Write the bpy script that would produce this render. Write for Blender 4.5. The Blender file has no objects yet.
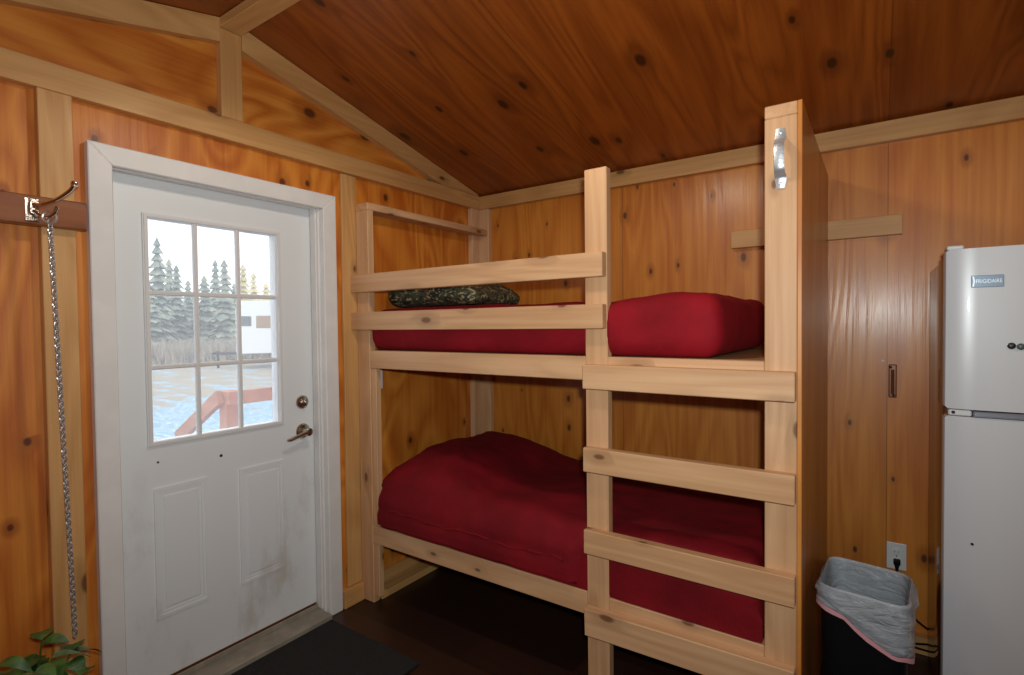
import bpy, bmesh, math, random
from mathutils import Vector, Matrix, noise
random.seed(7)
SC = bpy.context.scene
COL = SC.collection
W, T = .089, .038                       # two-by-four
# ------------------------------------------------------------------ materials
class NT:
    def __init__(s, name):
        s.m = bpy.data.materials.new(name); s.m.use_nodes = True
        s.t = s.m.node_tree; s.b = s.t.nodes['Principled BSDF']; s.out = s.t.nodes['Material Output']
    def n(s, typ, **kw):
        x = s.t.nodes.new(typ)
        for k, v in kw.items():
            if k.startswith('i_'):
                x.inputs[int(k[2:]) if k[2:].isdigit() else k[2:].replace('_', ' ')].default_value = v
            else: setattr(x, k, v)
        return x
    def l(s, a, b): s.t.links.new(a, b)
    def math(s, op, a, b=None, c=None, clamp=False):
        x = s.n('ShaderNodeMath', operation=op, use_clamp=clamp)
        for i, v in enumerate((a, b, c)):
            if v is None: continue
            if isinstance(v, (int, float)): x.inputs[i].default_value = v
            else: s.l(v, x.inputs[i])
        return x.outputs[0]
    def mix(s, fac, a, b, mode='MIX'):
        x = s.n('ShaderNodeMix', data_type='RGBA', blend_type=mode)
        for sock, v in ((x.inputs[0], fac), (x.inputs[6], a), (x.inputs[7], b)):
            if isinstance(v, (int, float)): sock.default_value = v
            elif isinstance(v, tuple): sock.default_value = (*v, 1) if len(v) == 3 else v
            else: s.l(v, sock)
        return x.outputs[2]
    def smooth(s, v, a, b):
        x = s.n('ShaderNodeMapRange', interpolation_type='SMOOTHSTEP')
        s.l(v, x.inputs[0]); x.inputs[1].default_value = a; x.inputs[2].default_value = b
        return x.outputs[0]
    def coords(s, scale, rnd=True, loc=(0, 0, 0)):
        tc = s.n('ShaderNodeTexCoord'); v = tc.outputs['Object']
        if rnd:
            oi = s.n('ShaderNodeObjectInfo'); sc_ = s.n('ShaderNodeVectorMath', operation='SCALE')
            sc_.inputs[0].default_value = (37.3, 71.9, 53.1); s.l(oi.outputs['Random'], sc_.inputs['Scale'])
            ad = s.n('ShaderNodeVectorMath', operation='ADD'); s.l(v, ad.inputs[0]); s.l(sc_.outputs[0], ad.inputs[1]); v = ad.outputs[0]
        mp = s.n('ShaderNodeMapping'); s.l(v, mp.inputs[0]); mp.inputs['Scale'].default_value = scale; mp.inputs['Location'].default_value = loc
        return mp.outputs[0]
    def noise(s, vec, scale=1, detail=3, rough=.55, dist=0):
        x = s.n('ShaderNodeTexNoise', i_Scale=scale, i_Detail=detail, i_Roughness=rough, i_Distortion=dist); s.l(vec, x.inputs['Vector'])
        return x.outputs[0]

def srgb(r, g, b):
    f = lambda c: (c/255)/12.92 if c/255 <= .04045 else ((c/255+.055)/1.055)**2.4
    return (f(r), f(g), f(b))

def plain(name, col, rough=.5, metal=0, coat=0, bump=0, bscale=80, spec=.5, var=0):
    a = NT(name); a.b.inputs['Base Color'].default_value = (*col, 1); a.b.inputs['Roughness'].default_value = rough
    a.b.inputs['Metallic'].default_value = metal; a.b.inputs['Coat Weight'].default_value = coat; a.b.inputs['Specular IOR Level'].default_value = spec
    if var or bump:
        v = a.noise(a.coords((1, 1, 1)), bscale, 3)
        if var:
            f = a.smooth(v, .35, .7)
            a.l(a.mix(f, tuple(c*(1-var) for c in col), tuple(min(1, c*(1+var)) for c in col)), a.b.inputs['Base Color'])
        if bump:
            bp = a.n('ShaderNodeBump', i_Strength=bump, i_Distance=.01); a.l(v, bp.inputs['Height']); a.l(bp.outputs[0], a.b.inputs['Normal'])
    return a.m

def wood(name, c1, c2, grain='z', flat=None, knot=(5, .62, .075), kcol=(.07, .018, .006), rough=.45, coat=0, figure=.5,
         fine=55, sheet=None, rnd=True, bump=.12, loc=(0, 0, 0), along=.55, blot=(5, .8, 4.2, .55)):
    """Procedural board or plywood: streaky grain along one axis, cathedral figure, sparse knots."""
    a = NT(name); ax = 'xyz'.index(grain); fl = -1 if flat is None else 'xyz'.index(flat)
    def S(ac, al):
        v = [ac]*3; v[ax] = al
        if fl >= 0: v[fl] = 0
        return tuple(v)
    kv = a.coords(S(knot[0], knot[0]*along), rnd, loc)
    ks = a.n('ShaderNodeSeparateXYZ'); a.l(kv, ks.inputs[0]); oth = [ks.outputs[i] for i in range(3) if i not in (ax, fl)]
    acr = oth[0] if len(oth) == 1 else a.math('ADD', oth[0], oth[1])
    kc = a.n('ShaderNodeCombineXYZ'); a.l(ks.outputs[ax], kc.inputs[0]); a.l(acr, kc.inputs[1])
    vo = a.n('ShaderNodeTexVoronoi', feature='F1', voronoi_dimensions='2D'); vo.inputs['Scale'].default_value = 1; a.l(kc.outputs[0], vo.inputs['Vector'])
    sep = a.n('ShaderNodeSeparateColor'); a.l(vo.outputs['Color'], sep.inputs[0])
    pick = a.math('GREATER_THAN', sep.outputs[0], knot[1])
    size = a.math('MULTIPLY_ADD', sep.outputs[1], .8, .5)
    d = a.math('DIVIDE', vo.outputs['Distance'], size)
    kn = a.math('MULTIPLY', a.math('SUBTRACT', 1, a.smooth(d, knot[2]*.45, knot[2])), pick)
    halo = a.math('MULTIPLY', a.math('SUBTRACT', 1, a.smooth(d, knot[2]*.8, knot[2]*3.2)), pick)
    # grain
    fineN = a.noise(a.coords(S(fine, fine*.03), rnd, loc), 1, 4, .6)
    big = a.noise(a.coords(S(blot[0], blot[1]), rnd, loc), 1, 3, .5, .6)
    wv = a.noise(a.coords(S(blot[2], blot[3]), rnd, loc), 1, 1.2, .4, .9)
    wv = a.math('ADD', wv, a.math('MULTIPLY', halo, .05))
    rings = a.math('PINGPONG', a.math('MULTIPLY', wv, 16), 1)
    f = a.math('ADD', a.math('MULTIPLY', fineN, .45), a.math('ADD', a.math('MULTIPLY', big, .75-.3*figure), a.math('MULTIPLY', rings, .3*figure)))
    f = a.smooth(f, .32, .88)
    col = a.mix(f, c1, c2)
    if sheet:                                          # sheets of plywood, each a little different, with a dark hairline joint
        axis, off, width = sheet
        so = a.n('ShaderNodeSeparateXYZ'); tc = a.n('ShaderNodeTexCoord'); a.l(tc.outputs['Object'], so.inputs[0])
        q = a.math('DIVIDE', a.math('SUBTRACT', so.outputs['XYZ'.index(axis.upper())], off), width)
        wn = a.n('ShaderNodeTexWhiteNoise', noise_dimensions='1D'); a.l(a.math('FLOOR', q), wn.inputs['W'])
        col = a.mix(1, col, a.mix(wn.outputs[0], (.86, .86, .86), (1.1, 1.06, 1.0)), 'MULTIPLY')
        fr = a.math('ABSOLUTE', a.math('SUBTRACT', a.math('FRACT', a.math('ADD', q, .5)), .5))
        col = a.mix(a.math('MULTIPLY', a.math('LESS_THAN', fr, .0018/width), .5), col, (.03, .012, .005))
    col = a.mix(a.math('MULTIPLY', halo, .35), col, tuple(c*.45 for c in c1))
    col = a.mix(a.math('MULTIPLY', kn, .88), col, kcol)
    a.l(col, a.b.inputs['Base Color'])
    a.b.inputs['Roughness'].default_value = rough; a.b.inputs['Coat Weight'].default_value = coat; a.b.inputs['Coat Roughness'].default_value = .22
    if bump:
        h = a.math('ADD', fineN, a.math('MULTIPLY', rings, .5))
        bp = a.n('ShaderNodeBump', i_Strength=bump, i_Distance=.004); a.l(h, bp.inputs['Height'])
        a.l(bp.outputs[0], a.b.inputs['Normal']); a.l(bp.outputs[0], a.b.inputs['Coat Normal'])
    return a.m

M = {}
PLY1, PLY2 = srgb(186, 100, 26), srgb(226, 146, 56)
M['ply_back'] = wood('varnished plywood back wall', PLY1, PLY2, 'z', 'y', (5.2, .42, .068), kcol=(.075, .012, .003), rough=.45, coat=.3, figure=.55, sheet=('x', 2.249, 1.22), rnd=False, loc=(3.3, 0, 1.7), bump=.2)
M['ply_left'] = wood('varnished plywood left wall', srgb(178, 90, 20), srgb(220, 140, 52), 'z', 'x', (5, .5, .085), kcol=(.075, .012, .003), rough=.5, coat=.06, figure=.8, rnd=False, bump=.2, along=.75, blot=(2.6, 1.2, 2.6, 1.1))
M['ply_gable'] = wood('varnished plywood gable', srgb(180, 92, 22), srgb(222, 144, 56), 'y', 'x', (3.6, .55, .10), rough=.5, coat=.06, figure=1, rnd=False, bump=.2, along=.7, blot=(3.2, 1.1, 3.4, 1.0))
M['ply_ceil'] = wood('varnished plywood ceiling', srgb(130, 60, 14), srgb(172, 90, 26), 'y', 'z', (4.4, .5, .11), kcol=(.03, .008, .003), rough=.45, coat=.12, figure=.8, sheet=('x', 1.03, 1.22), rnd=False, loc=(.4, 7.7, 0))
M['ply_panel'] = wood('varnished plywood panel', srgb(176, 96, 34), srgb(214, 142, 66), 'z', 'x', (5, .8, .08), rough=.4, coat=.35, figure=.4)
LUM1, LUM2 = srgb(190, 142, 100), srgb(216, 172, 130)
TRM1, TRM2 = srgb(186, 134, 78), srgb(214, 164, 104)
for g in 'xyz':
    M['lum_'+g] = wood('pale pine lumber along '+g, LUM1, LUM2, g, None, (9, .72, .13), kcol=(.16, .06, .025), rough=.55, figure=.6, fine=70, along=.45)
    M['trm_'+g] = wood('yellowed pine trim along '+g, TRM1, TRM2, g, None, (8, .74, .13), kcol=(.12, .04, .014), rough=.5, coat=.1, figure=.6, fine=70, along=.45)
M['stain'] = wood('dark stained board', srgb(112, 58, 24), srgb(150, 84, 40), 'y', None, (6, .8, .1), rough=.35, coat=.3, figure=.6)
M['bedboard'] = wood('bed platform plywood', srgb(150, 112, 66), srgb(184, 146, 96), 'x', None, (4, .8, .1), rough=.6)
M['deckwood'] = wood('reddish railing wood', srgb(166, 100, 68), srgb(204, 142, 106), 'x', None, (8, .8, .12), rough=.7)

def mat_floor():
    a = NT('dark laminate floor'); v = a.coords((1, 1, 1), False)
    br = a.n('ShaderNodeTexBrick', offset=.37, i_Scale=1.0); br.inputs['Color1'].default_value = (*srgb(62, 36, 26), 1); br.inputs['Color2'].default_value = (*srgb(44, 25, 19), 1)
    br.inputs['Mortar'].default_value = (.006, .004, .003, 1); br.inputs['Mortar Size'].default_value = .0018; br.inputs['Brick Width'].default_value = 1.2; br.inputs['Row Height'].default_value = .19
    a.l(v, br.inputs['Vector'])
    n = a.noise(a.coords((3, 45, 1), False), 1, 4)
    a.l(a.mix(a.math('MULTIPLY', n, .9), br.outputs['Color'], (.45, .4, .38), 'MULTIPLY'), a.b.inputs['Base Color'])
    a.b.inputs['Roughness'].default_value = .42
    return a.m
M['floor'] = mat_floor()

def mat_door():
    a = NT('white painted steel door with smudges'); v = a.noise(a.coords((3, 5, 2.4), False, (0, .4, .2)), 1, 5, .65)
    so = a.n('ShaderNodeSeparateXYZ'); tc = a.n('ShaderNodeTexCoord'); a.l(tc.outputs['Object'], so.inputs[0])
    low = a.math('SUBTRACT', 1, a.smooth(so.outputs[2], .35, 1.0))
    f = a.math('MULTIPLY', a.smooth(v, .5, .72), a.math('MULTIPLY', low, .5))
    a.l(a.mix(f, srgb(226, 228, 230), srgb(178, 164, 146)), a.b.inputs['Base Color']); a.b.inputs['Roughness'].default_value = .42
    return a.m
M['door'] = mat_door()
M['white_trim'] = plain('white painted trim', srgb(226, 222, 220), .45, var=.03, bscale=9)
M['white_lite'] = plain('white window grille', srgb(220, 218, 218), .4)
M['sill'] = plain('worn grey beige threshold', srgb(150, 142, 128), .6, var=.12, bscale=14)
M['nickel'] = plain('satin nickel', srgb(190, 182, 168), .25, 1)
M['chrome'] = plain('bright chrome', srgb(225, 222, 215), .12, 1)
M['galv'] = plain('galvanised steel', srgb(205, 210, 216), .45, .8, bump=.1, bscale=120)
M['steel_chain'] = plain('chain steel', srgb(215, 220, 222), .34, .85)
M['dark'] = plain('dark rubber', (.012, .011, .011), .7)
M['black_plastic'] = plain('black plastic', (.005, .005, .006), .6, spec=.15)
M['mat'] = plain('charcoal door mat', (.012, .011, .011), .95, bump=.6, bscale=260, var=.3)
M['white_plastic'] = plain('white plastic', srgb(225, 226, 226), .35)
M['fridge'] = plain('white enamel', srgb(214, 216, 220), .3, coat=.25)
M['fridge_side'] = plain('brown glossy side panel', srgb(92, 58, 38), .13, spec=.7)
M['fridge_grey'] = plain('silver grey strip', srgb(150, 155, 165), .3, .6)
M['badge'] = plain('blue grey badge', srgb(120, 134, 150), .35, .4)
M['badge_txt'] = plain('silver lettering', srgb(225, 232, 240), .3, .3)
M['magnet'] = plain('dark magnet', srgb(46, 46, 50), .35)
M['magnet2'] = plain('grey green magnet', srgb(84, 94, 88), .35)
M['pink'] = plain('pink drawstring plastic', srgb(208, 150, 158), .4)
M['terracotta'] = plain('dark clay pot', srgb(52, 34, 28), .7)
M['soil'] = plain('potting soil', (.02, .014, .01), .95, bump=1, bscale=60)
M['stem'] = plain('green stem', srgb(50, 84, 34), .6)
M['rust'] = plain('brown painted metal', srgb(120, 66, 34), .35, .2)
M['bark'] = plain('grey bark', srgb(150, 142, 134), .9, var=.2, bscale=5)
M['rv'] = plain('white trailer skin', srgb(235, 235, 235), .5)
M['rv_glass'] = plain('dark trailer window', srgb(96, 98, 100), .3)
M['rv_tan'] = plain('tan window blind', srgb(160, 132, 106), .6)
M['tyre'] = plain('tyre rubber', (.03, .03, .03), .8)

def mat_cloth(name, c, c2):
    a = NT(name); v = a.noise(a.coords((1, 1, 1)), 5, 4)
    a.l(a.mix(a.smooth(v, .3, .7), c2, c), a.b.inputs['Base Color']); a.b.inputs['Roughness'].default_value = .8
    a.b.inputs['Sheen Weight'].default_value = .12; a.b.inputs['Sheen Roughness'].default_value = .4; a.b.inputs['Sheen Tint'].default_value = (*c, 1)
    a.b.inputs['Specular IOR Level'].default_value = .25
    w = a.noise(a.coords((1, 1, 1)), 26, 3)
    bp = a.n('ShaderNodeBump', i_Strength=.25, i_Distance=.01); a.l(w, bp.inputs['Height']); a.l(bp.outputs[0], a.b.inputs['Normal'])
    return a.m
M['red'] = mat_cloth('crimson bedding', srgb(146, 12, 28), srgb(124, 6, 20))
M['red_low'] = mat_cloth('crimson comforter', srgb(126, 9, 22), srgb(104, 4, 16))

def mat_camo():
    a = NT('woodland camouflage print'); v = a.coords((9, 22, 22)); n1 = a.noise(v, 1.3, 3, .6, 1.2); n2 = a.noise(a.coords((14, 30, 30), loc=(4, 1, 8)), 1.6, 2, .6, 1.5); n3 = a.noise(a.coords((20, 46, 46), loc=(9, 3, 1)), 1.3, 2, .6, 1)
    c = a.mix(a.smooth(n1, .45, .5), srgb(22, 24, 18), srgb(58, 58, 40))
    c = a.mix(a.smooth(n2, .56, .60), c, srgb(150, 138, 98))
    c = a.mix(a.smooth(n3, .68, .71), c, srgb(150, 76, 34))
    c = a.mix(a.smooth(n3, .33, .29), c, srgb(12, 13, 11))
    a.l(c, a.b.inputs['Base Color']); a.b.inputs['Roughness'].default_value = .7
    return a.m
M['camo'] = mat_camo()

def mat_glass():
    a = NT('window glass with added glare haze'); t = a.t
    tr = a.n('ShaderNodeBsdfTransparent'); gl = a.n('ShaderNodeBsdfGlossy', i_Roughness=.02); tl = a.n('ShaderNodeBsdfTranslucent')
    tl.inputs[0].default_value = (.92, .95, 1, 1)
    m1 = a.n('ShaderNodeMixShader'); m1.inputs[0].default_value = .26; a.l(tr.outputs[0], m1.inputs[1]); a.l(tl.outputs[0], m1.inputs[2])  # translucent share imitates veiling glare over the bright view outside
    m2 = a.n('ShaderNodeMixShader'); m2.inputs[0].default_value = .03; a.l(m1.outputs[0], m2.inputs[1]); a.l(gl.outputs[0], m2.inputs[2])
    a.l(m2.outputs[0], a.out.inputs[0]); return a.m
M['glass'] = mat_glass()

def mat_bag():
    a = NT('translucent white bin liner'); a.b.inputs['Base Color'].default_value = (*srgb(216, 224, 234), 1); a.b.inputs['Roughness'].default_value = .3
    v = a.noise(a.coords((9, 9, 26)), 1.5, 4, .6, 1.4); bp = a.n('ShaderNodeBump', i_Strength=.8, i_Distance=.012); a.l(v, bp.inputs['Height']); a.l(bp.outputs[0], a.b.inputs['Normal'])
    tr = a.n('ShaderNodeBsdfTransparent'); tl = a.n('ShaderNodeBsdfTranslucent'); tl.inputs[0].default_value = (.75, .78, .85, 1)
    m1 = a.n('ShaderNodeMixShader'); m1.inputs[0].default_value = .265; a.l(a.b.outputs[0], m1.inputs[1]); a.l(tl.outputs[0], m1.inputs[2])
    m2 = a.n('ShaderNodeMixShader'); a.l(a.math('MULTIPLY_ADD', v, .5, .12), m2.inputs[0]); a.l(m1.outputs[0], m2.inputs[1]); a.l(tr.outputs[0], m2.inputs[2])
    a.l(m2.outputs[0], a.out.inputs[0]); return a.m
M['bag'] = mat_bag()

def mat_ground():
    a = NT('frosty snowy ground'); v = a.noise(a.coords((.6, 1.2, 1), False), 1.4, 6, .65)
    so = a.n('ShaderNodeSeparateXYZ'); tc = a.n('ShaderNodeTexCoord'); a.l(tc.outputs['Object'], so.inputs[0])
    far = a.smooth(so.outputs[0], -9, -15)
    f = a.math('ADD', v, a.math('MULTIPLY', far, .22))
    fine = a.noise(a.coords((3, 6, 1), False), 2, 5)
    snow = a.mix(a.smooth(fine, .4, .65), srgb(118, 156, 182), srgb(176, 202, 218))
    a.l(a.mix(a.smooth(f, .58, .72), snow, srgb(156, 146, 128)), a.b.inputs['Base Color']); a.b.inputs['Roughness'].default_value = .9
    return a.m
M['ground'] = mat_ground()
def mat_leafy(name, c1, c2, scale, rough=.6):
    a = NT(name); v = a.noise(a.coords((1, 1, 1)), scale, 3); a.l(a.mix(a.smooth(v, .35, .65), c1, c2), a.b.inputs['Base Color']); a.b.inputs['Roughness'].default_value = rough; return a.m
M['leaf'] = mat_leafy('plant leaf', srgb(36, 72, 28), srgb(78, 118, 56), 18, .35)
M['spruce'] = mat_leafy('haze-paled spruce needles', srgb(112, 124, 112), srgb(164, 166, 146), 1.2)  # needles paled in the colour itself to imitate distance haze
M['spruce_sunlit'] = mat_leafy('spruce with painted golden sunlight', srgb(200, 184, 128), srgb(228, 212, 166), 1.2)  # low sunlight painted into the needle colour; no sun lamp
M['brush'] = mat_leafy('dead grey brush', srgb(150, 140, 126), srgb(188, 176, 156), 2)

# ------------------------------------------------------------------ mesh helpers
def tag(o, label=None, cat=None, group=None, kind=None):
    for k, v in (('label', label), ('category', cat), ('group', group), ('kind', kind)):
        if v: o[k] = v
    return o
def obj(name, bm, mat, parent=None, smooth=False):
    me = bpy.data.meshes.new(name)
    if parent: bmesh.ops.translate(bm, verts=bm.verts, vec=-ORG[parent.name])
    bmesh.ops.recalc_face_normals(bm, faces=bm.faces)
    bm.to_mesh(me); bm.free()
    o = bpy.data.objects.new(name, me); COL.objects.link(o)
    for m_ in (mat if isinstance(mat, (list, tuple)) else [mat]): me.materials.append(m_)
    if smooth:
        for p in me.polygons: p.use_smooth = True
        try: me.set_sharp_from_angle(angle=math.radians(40))
        except Exception: pass
    if parent:
        o.parent = parent; ORG[o.name] = ORG[parent.name]
    else: ORG[o.name] = Vector((0, 0, 0))
    return o
ORG = {}
def thing(name, loc, label, cat, group=None, kind=None):
    o = bpy.data.objects.new(name, None); COL.objects.link(o); o.location = loc; o.empty_display_size = .1
    ORG[o.name] = Vector(loc); return tag(o, label, cat, group, kind)
def B(): return bmesh.new()
def box(bm, x0, x1, y0, y1, z0, z1, bev=.002, seg=1, mat=0):
    b2 = bmesh.new(); bmesh.ops.create_cube(b2, size=1)
    bmesh.ops.transform(b2, matrix=Matrix.Translation(((x0+x1)/2, (y0+y1)/2, (z0+z1)/2)) @ Matrix.Diagonal((abs(x1-x0), abs(y1-y0), abs(z1-z0), 1)), verts=b2.verts)
    if bev: bmesh.ops.bevel(b2, geom=b2.edges[:], offset=bev, segments=seg, affect='EDGES', profile=.5)
    add(bm, b2, mat); return bm
def add(bm, b2, mat=0):
    mp = {}
    for v in b2.verts: mp[v] = bm.verts.new(v.co)
    for f in b2.faces:
        try: nf = bm.faces.new([mp[v] for v in f.verts]); nf.material_index = mat; nf.smooth = f.smooth
        except ValueError: pass
    b2.free()
def beam(bm, p, q, w, h, up=(0, 0, 1), bev=.002):
    """Board from p to q; w across, h along 'up'."""
    p, q = Vector(p), Vector(q); d = (q-p); L = d.length; d.normalize(); s = d.cross(Vector(up)).normalized(); u = s.cross(d)
    b2 = bmesh.new(); box(b2, 0, L, -w/2, w/2, -h/2, h/2, bev)
    bmesh.ops.transform(b2, matrix=Matrix(((d.x, s.x, u.x, p.x), (d.y, s.y, u.y, p.y), (d.z, s.z, u.z, p.z), (0, 0, 0, 1))), verts=b2.verts)
    add(bm, b2)
def prism(bm, poly, axis, a, b_, mat=0):
    """Extrude a 2D polygon along axis from a to b_."""
    def P(u, v, t): return {'x': (t, u, v), 'y': (u, t, v), 'z': (u, v, t)}[axis]
    A = [bm.verts.new(P(u, v, a)) for u, v in poly]; C_ = [bm.verts.new(P(u, v, b_)) for u, v in poly]
    fs = [bm.faces.new(A), bm.faces.new(C_[::-1])]
    for i in range(len(poly)): fs.append(bm.faces.new((A[i], C_[i], C_[(i+1) % len(poly)], A[(i+1) % len(poly)])))
    for f in fs: f.material_index = mat
def tube(bm, pts, r, seg=10, cap=True, closed=False):
    pts = [Vector(p) for p in pts]; n = len(pts); rings = []
    rr = r if isinstance(r, (list, tuple)) else [r]*n
    prev = None
    for i, p in enumerate(pts):
        a = pts[(i-1) % n] if (closed or i > 0) else p; c = pts[(i+1) % n] if (closed or i < n-1) else p
        d = (c-a).normalized()
        if prev is None: s = d.orthogonal().normalized()
        else: s = (prev - d*prev.dot(d)).normalized()
        prev = s; u = d.cross(s)
        rings.append([bm.verts.new(p + (s*math.cos(2*math.pi*k/seg)+u*math.sin(2*math.pi*k/seg))*rr[i]) for k in range(seg)])
    m = n if closed else n-1
    for i in range(m):
        A, C_ = rings[i], rings[(i+1) % n]
        for k in range(seg):
            try: bm.faces.new((A[k], A[(k+1) % seg], C_[(k+1) % seg], C_[k])).smooth = True
            except ValueError: pass
    if cap and not closed:
        bm.faces.new(rings[0][::-1]); bm.faces.new(rings[-1])
def lathe(bm, prof, c, axis='z', seg=24):
    """prof: list of (radius, height) about an axis through c."""
    rings = []
    for r, h in prof:
        ring = []
        for k in range(seg):
            t = 2*math.pi*k/seg; a, b_ = r*math.cos(t), r*math.sin(t)
            p = {'z': (a, b_, h), 'x': (h, a, b_), 'y': (a, h, b_)}[axis]
            ring.append(bm.verts.new(Vector(c)+Vector(p)))
        rings.append(ring)
    for A, C_ in zip(rings, rings[1:]):
        for k in range(seg): bm.faces.new((A[k], A[(k+1) % seg], C_[(k+1) % seg], C_[k])).smooth = True
    bm.faces.new(rings[0][::-1]); bm.faces.new(rings[-1])
def softbox(x0, x1, y0, y1, z0, z1, r, res=.035, rz=None):
    """Rounded box of evenly spaced quads (pillows, mattresses)."""
    b2 = bmesh.new(); n = [max(2, int(round((b-a)/res))) for a, b in ((x0, x1), (y0, y1), (z0, z1))]
    lo, hi = Vector((x0, y0, z0)), Vector((x1, y1, z1)); cache = {}
    def V(i, j, k):
        key = (i, j, k)
        if key not in cache:
            p = Vector((lo.x+(hi.x-lo.x)*i/n[0], lo.y+(hi.y-lo.y)*j/n[1], lo.z+(hi.z-lo.z)*k/n[2]))
            R_ = Vector((r, r, rz or r)); q = Vector([min(max(p[t], lo[t]+R_[t]), hi[t]-R_[t]) for t in range(3)])
            d = Vector([(p[t]-q[t])/R_[t] for t in range(3)]); L = d.length
            if L > 1e-6:
                mx = max(abs(d.x), abs(d.y), abs(d.z)); d = d/L*mx
                p = q+Vector([d[t]*R_[t] for t in range(3)])
            cache[key] = b2.verts.new(p)
        return cache[key]
    for i in range(n[0]):
        for j in range(n[1]):
            for k, fl in ((0, 1), (n[2], 0)):
                f = [V(i, j, k), V(i+1, j, k), V(i+1, j+1, k), V(i, j+1, k)]; b2.faces.new(f[::-1] if fl else f)
    for i in range(n[0]):
        for k in range(n[2]):
            for j, fl in ((0, 0), (n[1], 1)):
                f = [V(i, j, k), V(i+1, j, k), V(i+1, j, k+1), V(i, j, k+1)]; b2.faces.new(f[::-1] if fl else f)
    for j in range(n[1]):
        for k in range(n[2]):
            for i, fl in ((0, 1), (n[0], 0)):
                f = [V(i, j, k), V(i, j+1, k), V(i, j+1, k+1), V(i, j, k+1)]; b2.faces.new(f[::-1] if fl else f)
    return b2
def struct(name, bm, mat, label=None, cat=None, parent=None, smooth=False):
    o = obj(name, bm, mat, parent, smooth)
    if not parent: tag(o, label, cat, kind='structure')
    return o
def sm(t): t = min(1, max(0, t)); return t*t*(3-2*t)

# ------------------------------------------------------------------ room shell
XR, YF, YR = 4.4, -3.34, -1.665          # right wall, front wall, ridge line
ZE, SL = 2.266, .2435                    # eave height, roof slope
def zc(y): return ZE + SL*(-y if y > YR else (y-2*YR))
b = B(); box(b, -.12, XR+.12, YF-.12, .12, -.1, 0, 0); struct('floor', b, M['floor'])
b = B()
prism(b, [(YF-.12, 0), (-2.105, 0), (-2.105, 2.18), (YF-.12, 2.18)], 'x', -.12, 0, 0)
prism(b, [(-1.23, 0), (0, 0), (0, 2.18), (-1.23, 2.18)], 'x', -.12, 0, 0)
prism(b, [(-2.105, 2.005), (-1.23, 2.005), (-1.23, 2.18), (-2.105, 2.18)], 'x', -.12, 0, 0)
prism(b, [(YF-.12, 2.18), (0, 2.18), (0, zc(0)), (YR, zc(YR)), (YF, zc(YF)), (YF-.12, zc(YF))], 'x', -.12, 0, 1)
struct('wall_left', b, [M['ply_left'], M['ply_gable']])
b = B(); box(b, -.12, XR+.12, 0, .12, 0, ZE, 0); struct('wall_back', b, M['ply_back'])
b = B(); box(b, -.12, XR+.12, YF-.12, YF, 0, ZE, 0); struct('wall_front', b, M['ply_back'])
b = B(); prism(b, [(YF, 0), (0, 0), (0, zc(0)), (YR, zc(YR)), (YF, zc(YF))], 'x', XR, XR+.12); struct('wall_right', b, M['ply_left'])
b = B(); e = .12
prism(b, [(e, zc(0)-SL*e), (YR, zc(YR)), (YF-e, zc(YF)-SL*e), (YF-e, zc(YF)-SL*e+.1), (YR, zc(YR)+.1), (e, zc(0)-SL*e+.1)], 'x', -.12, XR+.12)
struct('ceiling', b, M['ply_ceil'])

# framing lumber on the walls
zb = 2.1775
b = B(); box(b, 0, T, YF+.004, -.04, zb, zb+W); struct('trim_1', b, M['trm_y'], 'long pale horizontal board across the gable wall above the white door', 'trim')
b = B(); box(b, .001, XR-.001, -T, -.0005, zb, zb+W-.004); struct('trim_2', b, M['trm_x'], 'long pale board along the back wall just under the ceiling', 'trim')
b = B(); prism(b, [(-.045, zc(-.045)-.003), (YR+.045, zc(YR+.045)-.003), (YR+.045, zc(YR+.045)-.098), (-.40, zb+W+.001), (-.045, zb+W+.001)], 'x', 0.001, T)
struct('trim_3', b, M['trm_y'], 'sloping pale rafter board on the gable from the ridge down to the corner', 'trim')
b = B(); prism(b, [(YR-.045, zc(YR-.045)-.003), (YF+.02, zc(YF+.02)-.003), (YF+.02, zb+W+.001), (-2.97, zb+W+.001), (YR-.045, zc(YR-.045)-.098)], 'x', 0.001, T)
struct('trim_4', b, M['trm_y'], 'sloping pale rafter board left of the ridge at the top left corner', 'trim')
b = B(); box(b, .001, T-.001, YR-W/2+.001, YR+W/2-.001, zb+W+.001, zc(YR)-.052); struct('trim_5', b, M['trm_z'], 'short pale upright post between the gable board and the ridge beam', 'trim')
b = B(); box(b, .001, XR-.001, YR-W/2, YR+W/2, zc(YR)-.050, zc(YR)-.012); struct('trim_6', b, M['trm_x'], 'pale ridge beam running into the room under the ceiling peak', 'beam')
b = B(); box(b, .001, T-.001, -2.282, -2.193, .001, zb-.001); struct('trim_7', b, M['trm_z'], 'pale upright wall stud left of the white door behind the hanging chain', 'stud')
b = B(); box(b, .001, .016, -1.120, -1.031, .092, zb-.001); struct('trim_8', b, M['trm_z'], 'pale upright wall stud between the white door and the bunk bed', 'stud')
b = B(); box(b, .001, T-.001, -.114, -.0395, .10, zb-.001); struct('trim_9', b, M['lum_z'], 'pale upright stud in the corner on the door wall behind the bunk bed', 'stud')
b = B(); box(b, .001, .112, -.0385, -.001, .10, zb-.002); struct('trim_10', b, M['lum_z'], 'pale upright board in the corner on the back wall behind the bunk bed', 'stud')
b = B(); box(b, T+.001, .076, YF+.2, -2.174, 1.736, 1.826, .003); struct('trim_11', b, M['stain'], 'dark stained horizontal board left of the door carrying the coat hook', 'board')
b = B(); box(b, 1.615, 2.299, -T, -.001, 1.778, 1.862); struct('trim_12', b, M['trm_x'], 'short pale board fixed to the back wall passing behind the bunk end panel', 'board')
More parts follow.
